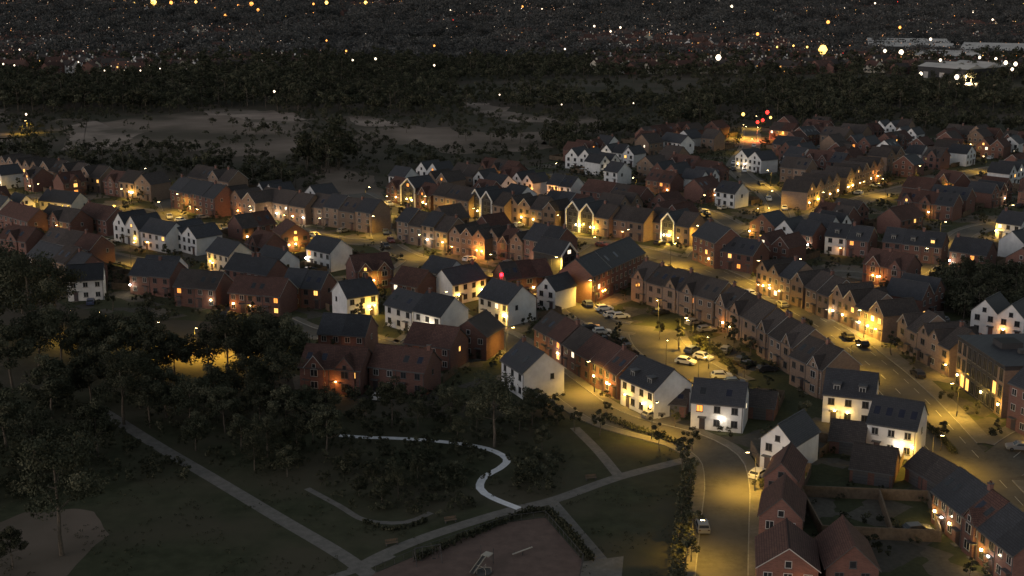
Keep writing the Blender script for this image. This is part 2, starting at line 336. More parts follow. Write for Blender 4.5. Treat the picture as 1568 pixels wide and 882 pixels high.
def house(A,ang,w,d,style,eave=5.2,wall='brick',roof='slate',end0=True,end1=True,pitch=38,storeys=2,solar=False,dorm=0,lights=None):
    nm={'white':'white_rendered_house','cream':'cream_rendered_house','brick':'red_brick_house','buff':'buff_brick_house','clad':'dark_clad_townhouse'}[wall]
    if eave<3: nm='brick_garage'
    E=bpy.data.objects.new(nm,None); COL.objects.link(E); E.location=(A[0],A[1],0); E.rotation_euler=(0,0,ang); E.empty_display_size=1
    ux,uy=math.cos(ang),math.sin(ang)
    OBB.append((A[0],A[1],ux,uy,w,d)); HOUSES.append((E,A,ux,uy,w,d,eave))
    W=MB();Rf=MB();Wi=MB();Dr=MB()
    tp=math.tan(R(pitch)); g=0.01
    fr='frame' if wall!='clad' else 'dframe'
    if (wall in('white','cream') and random.random()<.6) or random.random()<.3: fr='dframe'
    vg='frame' if random.random()<.35 else 'dframe'
    gf=style=='gf'
    if not gf:
        rz=eave+d/2*tp
        for x,sgn in((g,-1),(w-g,1)):
            W.poly([(x,0,0),(x,d,0),(x,d,eave),(x,d/2,rz),(x,0,eave)],wall)
        W.poly([(g,0,0),(w-g,0,0),(w-g,0,eave),(g,0,eave)],wall); W.poly([(g,d,0),(w-g,d,0),(w-g,d,eave),(g,d,eave)],wall)
        o=.35; t0=.03;t1=.17; ox0=.2 if end0 else 0; ox1=.2 if end1 else 0
        prof=lambda t:[(-o,eave-o*tp+t),(d/2,rz+t),(d+o,eave-o*tp+t)]
        T=prof(t1);B=prof(t0); X0,X1=-ox0+.003,w+ox1-.003
        for (a,b) in((0,1),(1,2)):
            Rf.poly([(X0,*T[a]),(X1,*T[a]),(X1,*T[b]),(X0,*T[b])],roof); Rf.poly([(X0,*B[a]),(X1,*B[a]),(X1,*B[b]),(X0,*B[b])],vg)
            for X in(X0,X1): Rf.poly([(X,*B[a]),(X,*B[b]),(X,*T[b]),(X,*T[a])],vg)
        for a in(0,2): Rf.poly([(X0,*B[a]),(X1,*B[a]),(X1,*T[a]),(X0,*T[a])],'dframe')
        Rf.box(X0,d/2-.12,rz+t1-.02,X1,d/2+.12,rz+t1+.09,roof)
        Rf.box(X0,-o-.12,eave-o*tp-.06,X1,-o-.005,eave-o*tp+.07,'dframe')
        W.box(w-.25,-.1,0,w-.15,-.004,eave-.25,'dframe')
    else:
        rz=eave+w/2*tp
        for y in(0,d): W.poly([(g,y,0),(w-g,y,0),(w-g,y,eave),(w/2,y,rz),(g,y,eave)],wall)
        for x in(g,w-g): W.poly([(x,0,0),(x,d,0),(x,d,eave),(x,0,eave)],wall)
        o=.3;t0=.03;t1=.17; Y0,Y1=-.2,d+.2
        oL=o if end0 else 0; oR=o if end1 else 0
        prof=lambda t:[(-oL,eave-oL*tp+t),(w/2,rz+t),(w+oR,eave-oR*tp+t)]
        T=prof(t1);B=prof(t0)
        for (a,b) in((0,1),(1,2)):
            Rf.poly([(T[a][0],Y0,T[a][1]),(T[b][0],Y0,T[b][1]),(T[b][0],Y1,T[b][1]),(T[a][0],Y1,T[a][1])],roof)
            Rf.poly([(B[a][0],Y0,B[a][1]),(B[b][0],Y0,B[b][1]),(B[b][0],Y1,B[b][1]),(B[a][0],Y1,B[a][1])],vg)
            for Y in(Y0,Y1): Rf.poly([(B[a][0],Y,B[a][1]),(B[b][0],Y,B[b][1]),(T[b][0],Y,T[b][1]),(T[a][0],Y,T[a][1])],vg)
        for a in(0,2): Rf.poly([(T[a][0],Y0,T[a][1]),(T[a][0],Y1,T[a][1]),(B[a][0],Y1,B[a][1]),(B[a][0],Y0,B[a][1])],'dframe')
        Rf.box(w/2-.12,Y0,rz+t1-.02,w/2+.12,Y1,rz+t1+.09,roof)
    F=((0,0),(1,0),(0,-1)); Bk=((w,d),(-1,0),(0,1)); LG=((0,d),(0,-1),(-1,0)); RG=((w,0),(0,1),(1,0))
    sh=(eave-.3)/storeys
    if wall=='clad':
        Wi.fbox(*F,.1,.42,0,eave,.0,.4,'white'); Wi.fbox(*F,w-.42,w-.1,0,eave,.0,.4,'white')
        for s in(0,1):
            p=(.27,-.2,eave-.05) if s==0 else (w-.27,-.2,eave-.05)
            Wi.beam(p,(w/2,-.2,rz-.12),.38,.36,'white')
        for st in range(storeys):
            for x in(w*.33,w*.67):
                Wi_z=.4+st*sh
                window(Wi,*F,x,Wi_z+.1,min(1.3,w*.24),sh-.8,'dframe',k=('lit' if random.random()<.10 else 'glass'))
        window(Wi,*F,w/2,eave+.1,1.2,1.0,'dframe')
        Dr.fbox(*F,w/2-.35,w/2+.35,.1,2.1,.0,.06,'door')
    elif nm=='brick_garage':
        k=max(1,int(w/3))
        for i in range(k):
            x=w*(i+.5)/k; Dr.fbox(*F,x-1.15,x+1.15,.02,2.1,.0,.05,'dframe')
            for zz in(.5,1.0,1.5): Dr.fbox(*F,x-1.1,x+1.1,zz,zz+.05,.05,.07,'clad')
    else:
        nw=max(1,int(round(w/2.9)))
        dx=w*(.22 if random.random()<.5 else .78)
        for st in range(storeys):
            z=.95+st*sh
            for i in range(nw):
                x=w*(i+.5)/nw
                if st==0 and abs(x-dx)<1.1: continue
                window(Wi,*F,x,z,1.05 if nw>1 else 1.4,1.15,fr)
        for st in range(storeys):
            for i in range(nw):
                window(Wi,*Bk,w*(i+.5)/nw,.95+st*sh,1.1,1.2,fr)
        if gf: window(Wi,*F,w/2,eave+.15,.8,.9,fr)
        Dr.fbox(*F,dx-.5,dx+.5,.02,2.15,.0,.07,'door'); Dr.fbox(*F,dx-.75,dx+.75,2.35,2.5,.0,.8,'dframe'); Dr.fbox(*F,dx-.6,dx+.6,-.05,.14,.08,.7,'pave')
        if not gf:
            for Pn,en in((LG,end0),(RG,end1)):
                if en and random.random()<.6: window(Wi,*Pn,d*random.choice((.3,.5,.7)),1.0+(storeys-1)*sh,.7,1.0,fr)
    if style=='xg':
        gw=min(w*.62,4.2); xc=w*.5; ap=eave+gw/2*math.tan(R(50)); y1=min(d/2,(ap-eave)/tp); p=.35
        W.poly([(xc-gw/2,-p,0),(xc+gw/2,-p,0),(xc+gw/2,-p,eave),(xc,-p,ap),(xc-gw/2,-p,eave)],wall)
        for s in(-1,1): W.poly([(xc+s*gw/2,-p,0),(xc+s*gw/2,-.002,0),(xc+s*gw/2,-.002,eave),(xc+s*gw/2,-p,eave)],wall)
        for s in(-1,1):
            e=.25; ex=xc+s*(gw/2+e); ez=eave-e*math.tan(R(50))+.14
            Rf.poly([(xc,-p-.2,ap+.14),(ex,-p-.2,ez),(ex,.3,ez),(xc,y1+.15,ap+.14)],roof)
            Rf.poly([(xc,-p-.2,ap+.14),(ex,-p-.2,ez),(ex,-p-.2,ez-.18),(xc,-p-.2,ap-.04)],vg)
        Fb=((0,-p),(1,0),(0,-1))
        for st in range(storeys): window(Wi,*Fb,xc,.9+st*sh,1.4,1.3,fr)
        window(Wi,*Fb,xc,eave-.1,.7,.8,fr)
    for i in range(dorm):
        x=w*(i+.5)/dorm; z0=eave+.5; y0=.5/tp+.15
        Wi.box(x-.65,y0,z0-.1,x+.65,y0+1.9,z0+1.25,'dframe'); Wi.box(x-.8,y0-.2,z0+1.25,x+.8,y0+2.2,z0+1.38,'dframe')
        window(Wi,(0,y0),(1,0),(0,-1),x,z0+.1,1.0,.9,'frame')
    if not gf and dorm==0 and random.random()<.25 or solar:
        npn=4 if solar else 2
        for i in range(npn):
            x0=w*(i+.28)/npn; x1=x0+min(1.0,w/npn*.62); a,b=d/2*.3,d/2*.6
            k='pv' if (solar or random.random()<.5) else 'glass'
            Rf.poly([(x0,a,eave+a*tp+.21),(x1,a,eave+a*tp+.21),(x1,b,eave+b*tp+.21),(x0,b,eave+b*tp+.21)],k)
            Rf.poly([(x0-.06,a-.05,eave+(a-.05)*tp+.19),(x1+.06,a-.05,eave+(a-.05)*tp+.19),(x1+.06,b+.05,eave+(b+.05)*tp+.19),(x0-.06,b+.05,eave+(b+.05)*tp+.19)],'metal')
    if random.random()<.35 and not gf and eave>3:
        cx=w*random.choice((.12,.88)); ch=MB(); ch.box(cx-.35,d/2-.3,rz-.5,cx+.35,d/2+.3,rz+.95,'brick'); ch.box(cx-.42,d/2-.37,rz+.95,cx+.42,d/2+.37,rz+1.05,'dframe')
        for s in(-.17,.17): ch.tube((cx+s,d/2,rz+1.0),(cx+s,d/2,rz+1.35),.1,.08,'tile')
        ch.obj('chimney',E)
    W.obj('walls',E);Rf.obj('roof',E);Wi.obj('windows',E);Dr.obj('door',E)
    for (fx,pw,col,k) in (lights or []): wall_light(E,fx*w,-.25 if style!='xg' else -.65,2.3,pw,col,k)
    return E
STY={
 'W':('s','white','slate',5.2,7.5,2),'WD':('s','white','slate',5.4,8.5,2),'WG':('gf','white','slate',5.2,8.5,2),'C':('s','cream','slate',5.2,7.5,2),
 'B':('s','brick','tile',5.0,8,2),'BS':('s','brick','slate',5.1,8,2),'BX':('xg','brick','tile',5.1,8,2),'BG':('gf','brick','tile',5.1,9,2),'BGS':('gf','brick','slate',5.1,9,2),
 'D':('xg','buff','gtile',5.9,8.5,2),'DS':('s','buff','gtile',5.8,8.5,2),'DG':('gf','buff','gtile',6.0,9,2),
 'G':('gf','clad','slate',6.6,9,3),'T':('s','buff','slate',6.4,8.5,3),'BT':('s','brick','slate',7.2,9,3),'GA':('s','brick','gtile',2.5,6,1)}
def rowW(A,B,n,st,dorm=0,solar=False,eave=None,d=None,lp=0.16,fence=True):
    ang=math.atan2(B[1]-A[1],B[0]-A[0]); L=math.dist(A,B); w=L/n; ux,uy=math.cos(ang),math.sin(ang)
    for i in range(n):
        s=st[i%len(st)] if isinstance(st,(list,tuple)) else st
        ty,wa,ro,ev,dp,stn=STY[s]; ev=eave or ev; dp=d or dp
        if ro=='tile' and random.random()<.2: ro='gtile'
        if ty=='gf' and w>8.5: ev=min(ev,5.0)
        lights=[]
        if random.random()<lp and s!='GA': lights=[(random.choice((.25,.75)),random.uniform(50,230),random.choice((YEL,YEL,ORG,WHT)),'lamp')]
        house((A[0]+ux*w*i,A[1]+uy*w*i),ang,w,dp+(0.02*i),'gf' if ty=='gf' else ty,ev+random.uniform(-.12,.12),wa,ro,i==0,i==n-1,38 if ty!='gf' else (44 if w<7 else 36),max(1,stn),solar,dorm,lights)
    return ang
ROWSPEC=[]
def row(x1,y1,x2,y2,n,st,**k):
    A=G(x1,y1);B=G(x2,y2); ROWSPEC.append((A,B,n,k.get('d') or 8.5)); rowW(A,B,n,st,**k)
# foreground right
row(1057,656,1137,664,1,'W',lp=0); row(950,619,1001,643,1,'WD',dorm=2,lp=0); row(1258,646,1336,655,1,'WD',dorm=2,lp=0)
row(1325,693,1400,706,1,'WD',solar=True,lp=0); row(1163,716,1214,729,1,'WG',d=9,lp=0)
row(1268,693,1322,700,1,'GA'); row(1300,738,1366,748,1,'GA',d=7); row(1140,640,1185,645,1,'GA',d=5); row(1010,636,1050,640,1,'GA',d=5)
row(1168,778,1218,785,1,'BG'); row(1160,842,1226,849,1,'BG'); row(1158,925,1250,932,1,'BG'); row(1262,925,1342,928,1,'BG')
row(1425,800,1548,905,5,['BS','BS','BX'],lp=.5); row(1385,735,1440,768,2,'GA',d=6)
# terraces west of main road
row(966,459,1092,497,5,['D','DS','D'],lp=.1); row(1094,500,1158,536,3,['D','D','DS'],lp=.1); row(1158,541,1214,576,3,['D','DS','D'],lp=.1); row(1208,588,1258,612,2,['DS','D'],lp=.3)
# terraces east
row(1157,447,1228,473,4,['DG','DG','T'],lp=.3); row(1232,475,1268,490,2,'DS',lp=.1); row(1270,488,1350,524,4,['DG','DG','DS'],lp=.4); row(1372,533,1452,578,5,['DG','DS','DG'],lp=.1)
# modern apartment block: dark cladding, full-height glazing, flat roof
A=G(1462,588);B=G(1532,640); L=math.dist(A,B); ang=math.atan2(B[1]-A[1],B[0]-A[0]); OBB.append((A[0],A[1],math.cos(ang),math.sin(ang),L,14))
E=bpy.data.objects.new('apartment_block',None); COL.objects.link(E); E.location=(*A,0); E.rotation_euler=(0,0,ang)
W=MB(); W.box(0,0,0,L,14,9.6,'clad'); W.box(-.02,-.02,0,L*.22,3,8.9,'buff'); W.box(L*.85,-.03,0,L+.03,3,8.9,'buff'); W.obj('walls',E)
Rf=MB(); Rf.box(-.3,-.3,9.605,L+.3,14.3,9.85,'slate'); Rf.box(L*.3,4,9.85,L*.5,8,11,'clad'); Rf.box(L*.6,6,9.85,L*.66,8,10.6,'metal'); Rf.obj('flat_roof',E)
Wi=MB(); nn=9
for i in range(nn):
    for st in range(3): window(Wi,(0,-.04),(1,0),(0,-1),L*(i+.5)/nn,.5+3.1*st,L/nn*.6,2.3,'dframe','lit' if (i,st) in((1,0),(2,0),(7,1)) else 'glass')
for i in range(5):
    for st in range(3): window(Wi,(0,14),(0,-1),(-1,0),14*(i+.5)/5,.5+3.1*st,1.4,2.2,'dframe')
for i in range(int(L/1.2)): Wi.fbox((0,0),(1,0),(0,-1),.4+i*1.2,.46+i*1.2,9.0,9.6,.05,.12,'metal')
Wi.obj('windows',E); HOUSES.append((E,A,math.cos(ang),math.sin(ang),L,14,9))
A=G(1540,655);B=G(1640,700); rowW(A,B,2,'BT',eave=8.5,d=12,lp=1)
# centre
row(532,490,580,482,1,'W',lp=0); row(590,498,632,511,1,'W'); row(634,511,676,522,1,'WD',lp=0); row(645,443,683,452,1,'W'); row(693,468,745,456,1,'W',lp=0)
row(733,486,778,500,1,'WD',lp=0); row(822,472,850,478,1,'WG',d=8); row(600,462,640,470,1,'B')
row(768,590,802,613,1,'WD',lp=0); row(818,535,860,560,2,'B'); row(862,562,903,588,2,'B'); row(905,590,945,612,2,'B')
row(690,545,745,552,1,'BG'); row(460,598,553,606,2,'BX',lp=0); row(488,545,560,550,2,'BS'); row(566,598,650,608,2,'B'); row(620,560,690,570,2,'B')
row(545,446,603,440,2,'BX',lp=0); 
row(105,462,160,459,1,'W'); row(200,450,262,456,2,'BS'); row(268,448,290,436,1,'WG',d=9); row(318,412,352,421,1,'C',lp=1); row(390,425,424,434,1,'W',lp=.5); row(470,408,507,417,1,'W',lp=.5)
row(432,388,475,384,1,'BG',lp=1); row(175,368,213,378,2,'WG'); row(217,380,256,388,1,'W',lp=1); row(258,380,302,392,2,'WG')
row(0,350,45,364,2,'B'); row(0,392,42,398,1,'BX'); row(65,395,140,410,3,'B'); row(62,357,110,366,1,'BX'); row(120,352,165,362,2,'B')
row(345,440,410,452,2,'BS'); row(268,468,332,474,2,'B',lp=.6); row(352,478,430,486,3,'B',lp=.4); row(432,468,492,474,2,'BS',lp=.4); 
row(62,330,112,336,1,'C',lp=1); row(262,318,330,334,4,['BT','BT'],eave=6.5); row(333,325,392,340,3,'DG',lp=.3); row(394,332,468,345,3,'DS',lp=.5); row(472,342,570,358,4,['DS','T'],lp=.1)
row(0,272,60,282,5,'DG',lp=.3); row(62,282,155,296,6,['DG','DS'],lp=.4); row(160,298,232,309,3,['BX','DS','DG'],lp=.5)
# high street
row(592,308,660,323,3,['BX','G','BX'],lp=.8); row(664,324,718,334,3,['DS'],lp=.5); row(720,331,772,343,3,['G','G','DS'],lp=.8); row(775,340,850,352,4,['DG','DG','DS'],lp=.7)
row(866,352,932,364,3,['G','G','DS'],lp=.9); row(935,362,985,371,2,'DS',lp=.2); row(990,366,1055,378,3,['DS','G','DS'],lp=.6)
row(608,370,686,385,4,['T','DS'],lp=.1); row(688,388,742,398,3,'DG',lp=.2); row(744,393,800,404,3,['DG','BX'],lp=.1); row(802,404,850,414,2,'BT')
row(858,430,884,424,1,'G',d=10,lp=0); row(906,467,986,428,3,'BT',d=9,lp=0)
row(775,458,846,450,3,'B',lp=.3); row(1060,398,1094,412,1,'BT',lp=.2); row(1096,410,1152,420,2,'BS',lp=.2)
row(1185,378,1243,388,2,['WG','BS']); row(1262,388,1328,396,2,['W','BS'],dorm=1); row(1350,396,1440,406,3,['BS','BS'],dorm=1); row(1320,432,1385,444,2,'BX',lp=.5); row(1452,412,1508,420,2,'BS',lp=.3)
row(1125,258,1165,266,2,'WG',lp=.5); row(920,250,970,256,3,['WG','W'],lp=.1); row(1010,232,1042,238,1,'W')
row(1235,322,1285,300,4,'DG',lp=.9); row(1295,297,1352,275,5,'DG',lp=.9); row(1428,296,1460,302,1,'BX',lp=1)
def tryrow(x,y,ang,n,w,st,m=2.2,rc=3.0,lp=.13):
    ux,uy=math.cos(ang),math.sin(ang); L=n*w; d=9
    for i in np.linspace(-m,L+m,max(3,int(L/2.5)+3)):
        for j in np.linspace(-m,d+m,5):
            X=x+ux*i-uy*j; Y=y+uy*i+ux*j
            if occupied(X,Y,0.5): return False
            if not pip((X,Y),EST): return False
            if road_clear(X,Y)<rc: return False
    rowW((x,y),(x+ux*L,y+uy*L),n,st,lp=lp if x>-20 else .28); ROWSPEC.append(((x,y),(x+ux*L,y+uy*L),n,8.5)); return True
OPEN=[[G(*p) for p in q] for q in ([(880,465),(1000,475),(1130,540),(1160,610),(1000,560),(900,520)],[(290,345),(440,345),(450,362),(300,364)],
      [(1430,430),(1640,420),(1640,520),(1500,500),(1430,470)],[(1225,745),(1430,745),(1440,840),(1260,820)],[(1390,620),(1640,660),(1640,960),(1550,900),(1380,690)],[(1230,560),(1340,600),(1260,640)],[(990,380),(1060,385),(1060,405),(990,400)],
      [(240,490),(460,490),(460,620),(200,620)])]
xs=[p[0] for p in EST]; ys=[p[1] for p in EST]; cnt=0
pool=['BX','B','BS','BG','BGS','W','WG','DG','DS','B','BS','BX','BG','WG','BX']
for t in range(5200):
    x=random.uniform(min(xs),max(xs)); y=random.uniform(min(ys),max(ys))
    if abs(x)>y*0.43+10 or not pip((x,y),EST): continue
    if any(pip((x,y),o) for o in OPEN): continue
    n=random.choice((4,3,2,2,1) if t<2500 else (1,1,2)); ang=R(-44 if random.random()<.6 else 44)+random.uniform(-.08,.08)
    s1=random.choice(pool); st=[s1,s1,random.choice(pool)] if n>1 else s1
    if tryrow(x,y,ang,n,random.uniform(5.4,6.6) if n>1 else random.uniform(7,9),st,1.6 if t>2500 else 2.5): cnt+=n
print('HOUSES',len(HOUSES),'auto',cnt)
# ------------------------------------------------------------------ street lamps
lm=MB(); lm.tube((0,0,0),(0,0,6.3),.065,.045,'metal'); lm.tube((0,0,6.25),(0,-1.0,6.5),.035,.03,'metal'); lm.box(-.16,-1.65,6.42,.16,-.95,6.56,'metal'); lm.box(-.13,-1.6,6.37,.13,-1.05,6.415,'lamp'); lm.tube((0,0,0),(0,0,1.1),.1,.1,'metal')
LAMP=lm.mesh('street_lamp')
NL=[0]
def lamp(x,y,rot,pw,col=YEL,name='street_lamp'):
    o=inst(name,LAMP,(x,y,0.02),rot)
    ld=bpy.data.lights.new('lamp_bulb','SPOT'); ld.spot_size=R(168); ld.spot_blend=1.0; ld.energy=pw; ld.color=col; ld.shadow_soft_size=.35
    lo=bpy.data.objects.new('lamp_bulb',ld); COL.objects.link(lo); lo.parent=o; lo.location=(0,-1.35,6.2); NL[0]+=1
LAMPP=7800
for nm,L,w,sp,pw,A,pvw in RL:
    ns=normals(L); acc=sp*.4; side=1
    for j in range(1,len(L)):
        acc+=math.dist(L[j],L[j-1])
        if acc>=sp:
            acc=0; x=L[j][0]+ns[j][0]*side*(w/2+.8); y=L[j][1]+ns[j][1]*side*(w/2+.8)
            if abs(x)>y*0.42+12: side=-side; continue
            if occupied(x,y,.3) or road_clear(x,y,nm)<.3:
                side=-side; x=L[j][0]+ns[j][0]*side*(w/2+.8); y=L[j][1]+ns[j][1]*side*(w/2+.8)
                if occupied(x,y,.3): continue
            dx,dy=-ns[j][0]*side,-ns[j][1]*side
            lamp(x,y,math.atan2(dy,dx)+math.pi/2,LAMPP*pw*random.uniform(.65,1.25)); side=-side
for x,y,p in((1040,530,1.0),(1085,565,.7),(390,352,1.0),(310,352,1.0),(300,545,1.4),(250,540,.9),(165,520,.9),(345,548,1.4),(105,520,.9)):
    lamp(*G(x,y),random.uniform(0,6),LAMPP*p)
# ------------------------------------------------------------------ facade lights seen in the photograph
SPOT=[(890,345,'y',500),(905,350,'y',350),(1022,362,'y',500),(1034,358,'y',300),(845,296,'o',400),(813,296,'o',250),(685,318,'y',160),(742,322,'y',200),(775,328,'y',200),(800,333,'y',220),(625,305,'y',300),(638,312,'y',160),
 (715,388,'o',420),(728,388,'o',420),(665,375,'y',200),(635,372,'w',160),(640,507,'w',260),(785,491,'y',220),(745,490,'y',220),(770,489,'w',80),(555,466,'y',300),(575,470,'y',160),(565,425,'y',300),(455,376,'y',300),(400,340,'w',200),(373,322,'o',130),(370,335,'w',80),
 (430,326,'w',160),(470,333,'w',100),(95,350,'y',120),(65,325,'y',300),(50,330,'y',200),(165,300,'y',120),(217,293,'y',160),(1180,437,'y',300),(1195,440,'y',200),(1210,445,'y',120),(1282,484,'y',200),(1330,500,'y',300),(1345,505,'y',200),(1310,495,'y',120),
 (1470,565,'y',350),(1478,575,'y',260),(1545,622,'y',300),(1100,653,'w',40),(1280,625,'y',110),(1295,640,'y',80),(1395,692,'y',110),(1367,694,'w',60),(1226,716,'w',80),(958,606,'y',230),(970,622,'y',140),(985,630,'y',80),(720,440,'y',300),(700,452,'y',100),
 (1250,305,'y',300),(1310,285,'y',300),(1342,270,'o',260),(1445,290,'y',420),(1165,342,'y',300),(1175,337,'w',200),(1145,252,'w',80),(1205,207,'y',350),(507,592,'o',110),(1375,410,'o',180),(1392,405,'w',180),(1345,425,'o',110),(1480,342,'y',240),(196,437,'w',100),
 (888,440,'o',160),(910,445,'o',140),(330,400,'y',180),(1220,380,'w',90),(1437,795,'w',80),(1490,856,'w',50),(1225,890,'o',120),(510,385,'w',60),(1020,548,'y',100),(935,590,'o',120),(1555,600,'y',160),(1455,230,'y',200),(940,240,'w',80),(755,270,'y',90),(785,268,'y',90)]
CK={'y':(YEL,'lamp'),'o':(ORG,'lampo'),'w':(WHT,'lampw')}
for x,y,c,p in SPOT:
    P=G(x,y,2.3); best=None;bd=1e9
    for hh in HOUSES:
        E,A,ux,uy,w,d,ev=hh
        if w<3: continue
        dx,dy=P[0]-A[0],P[1]-A[1]; lx=dx*ux+dy*uy; ly=-dx*uy+dy*ux
        cx=min(max(lx,.4),w-.4); dd=math.hypot(lx-cx,ly)
        if dd<bd: bd=dd;best=(hh,cx)
    if best and bd<14: wall_light(best[0][0],best[1],-.65,2.5,p*(2.5 if y<400 else 1.6),*CK[c])
    else: lamp(P[0],P[1],0,p*6,CK[c][0])
# ------------------------------------------------------------------ cars
def carmesh(k,van=False):
    b=MB(); hw=.88
    if van: prof=[(-2.3,.35),(-2.3,1.0),(-2.25,1.95),(.9,2.0),(1.45,1.15),(2.25,.95),(2.35,.35)]
    else: prof=[(-2.1,.32),(-2.12,.85),(-1.95,.98),(-1.55,1.42),(.25,1.46),(1.0,.98),(1.95,.82),(2.12,.6),(2.1,.32)]
    def hwz(z): return hw if z<1.0 else hw-(z-1.0)*.32
    n=len(prof)
    for s in(-1,1): b.poly([(x,s*hwz(z),z) for x,z in (prof if s>0 else prof[::-1])],k)
    for i in range(n):
        a,c=prof[i],prof[(i+1)%n]; b.poly([(a[0],-hwz(a[1]),a[1]),(c[0],-hwz(c[1]),c[1]),(c[0],hwz(c[1]),c[1]),(a[0],hwz(a[1]),a[1])],k)
    if not van:
        for s in(-1,1): b.poly([(x,s*(hwz(z)+.012),z) for x,z in((-1.6,1.0),(.8,1.0),(.2,1.36),(-1.4,1.34))],'glass')
        b.poly([(.93,-.72,1.05),(.93,.72,1.05),(.36,.66,1.42),(.36,-.66,1.42)],'glass'); b.poly([(-1.93,-.72,1.04),(-1.93,.72,1.04),(-1.62,.66,1.36),(-1.62,-.66,1.36)],'glass')
    else:
        b.poly([(1.42,-.75,1.24),(1.42,.75,1.24),(1.0,.6,1.9),(1.0,-.6,1.9)],'glass')
    for x in(-1.3,1.32):
        for s in(-1,1): b.tube((x,s*.7,.33),(x,s*.91,.33),.33,.33,'tyre',12); b.tube((x,s*.9,.33),(x,s*.93,.33),.18,.17,'metal',8)
    for s in(-1,1):
        b.box(2.06,s*.62-.16,.62,2.14,s*.62+.16,.74,'frame'); b.box(-2.15,s*.65-.14,.72,-2.08,s*.65+.14,.88,'tile')
        b.box(.55,s*.93-.07,.98,.72,s*.93+.07,1.1,k)
    return b.mesh('parked_car')
CARS=[carmesh('car%d'%i) for i in (0,1,2,3,1,5,2,0,2,1,4)]; VAN=carmesh('car5',True)
def car(x,y,rot,me=None):
    me=me or (random.choice(CARS) if random.random()<.96 else VAN)
    inst('parked_car' if me is not VAN else 'parked_van',me,(x,y,.125),rot)
for x,y,a,c in((925,476,20,5),(938,486,15,0),(950,488,15,7),(905,505,10,1),(922,512,5,0),(932,524,10,1),(955,530,-70,4),(1050,558,-30,5),(1077,551,-40,5),(1105,580,0,7),(1125,590,0,3),(1112,540,60,2),(1298,519,95,1),(1320,530,95,4),(1405,577,95,1),(1197,470,100,2),(1146,452,110,5),(1075,812,90,2),(1060,540,50,3),(1135,556,50,1),(1145,562,50,4),(1000,640,30,2),(1110,455,30,1),(380,358,20,0),(350,356,20,2),(420,358,10,1),(1560,690,170,2),(1590,700,170,1)):
    X,Y=G(x,y); car(X,Y,R(a),CARS[c])
for nm,L,w,sp,pw,A,pvw in RL:
    if nm=='carpark': continue
    ns=normals(L)
    for j in range(2,len(L)-2):
        if random.random()<(.09 if nm not in('main','park','side') else .012):
            s=random.choice((-1,1)); o=w/2-1.1; x=L[j][0]+ns[j][0]*s*o; y=L[j][1]+ns[j][1]*s*o
            if abs(x)<y*.43: car(x,y,math.atan2(ns[j][1],ns[j][0])+math.pi/2)
for hh in HOUSES:
    E,A,ux,uy,w,d,ev=hh
    if random.random()<.28:
        lx=random.uniform(1.2,w-1.2); x=A[0]+ux*lx+uy*3.6; y=A[1]+uy*lx-ux*3.6
        if not occupied(x,y,2.4) and pip((x,y),EST) and road_clear(x,y)>1.2: 
            o=inst('parked_car',random.choice(CARS),(x,y,.02),math.atan2(uy,ux)+math.pi/2)
# ------------------------------------------------------------------ garden fences
for A,B,n,d in ROWSPEC:
    ang=math.atan2(B[1]-A[1],B[0]-A[0]); L=math.dist(A,B); ux,uy=math.cos(ang),math.sin(ang); fb=MB()
    def seg(x0,y0,x1,y1):
        k=max(1,int(math.hypot(x1-x0,y1-y0)/1.8))
        for i in range(k):
            a=(x0+(x1-x0)*i/k,y0+(y1-y0)*i/k); b=(x0+(x1-x0)*(i+1)/k,y0+(y1-y0)*(i+1)/k)
            wa=(A[0]+ux*a[0]-uy*a[1],A[1]+uy*a[0]+ux*a[1]); wb=(A[0]+ux*b[0]-uy*b[1],A[1]+uy*b[0]+ux*b[1])
            mx,my=(wa[0]+wb[0])/2,(wa[1]+wb[1])/2
            if occupied(mx,my,.5) or road_clear(mx,my)<2.2: continue
            fb.beam((*wa,.9),(*wb,.9),.06,1.7,'wood'); fb.box(wa[0]-.06,wa[1]-.06,0,wa[0]+.06,wa[1]+.06,1.85,'wood')
    for i in range(n+1): seg(L*i/n,d+.6,L*i/n,d+8)
    seg(0,d+8,L,d+8)
    fb.obj('garden_fence')
wb=MB()
for p,q in (((1225,760),(1420,768)),((1225,760),(1258,822)),((1258,822),(1440,830)),((1345,764),(1365,826)),((1420,768),(1440,830)),((1150,690),(1163,716))):
    a,b=G(*p),G(*q); wb.beam((*a,.9),(*b,.9),.22,1.8,'wood')
wb.obj('courtyard_fence')
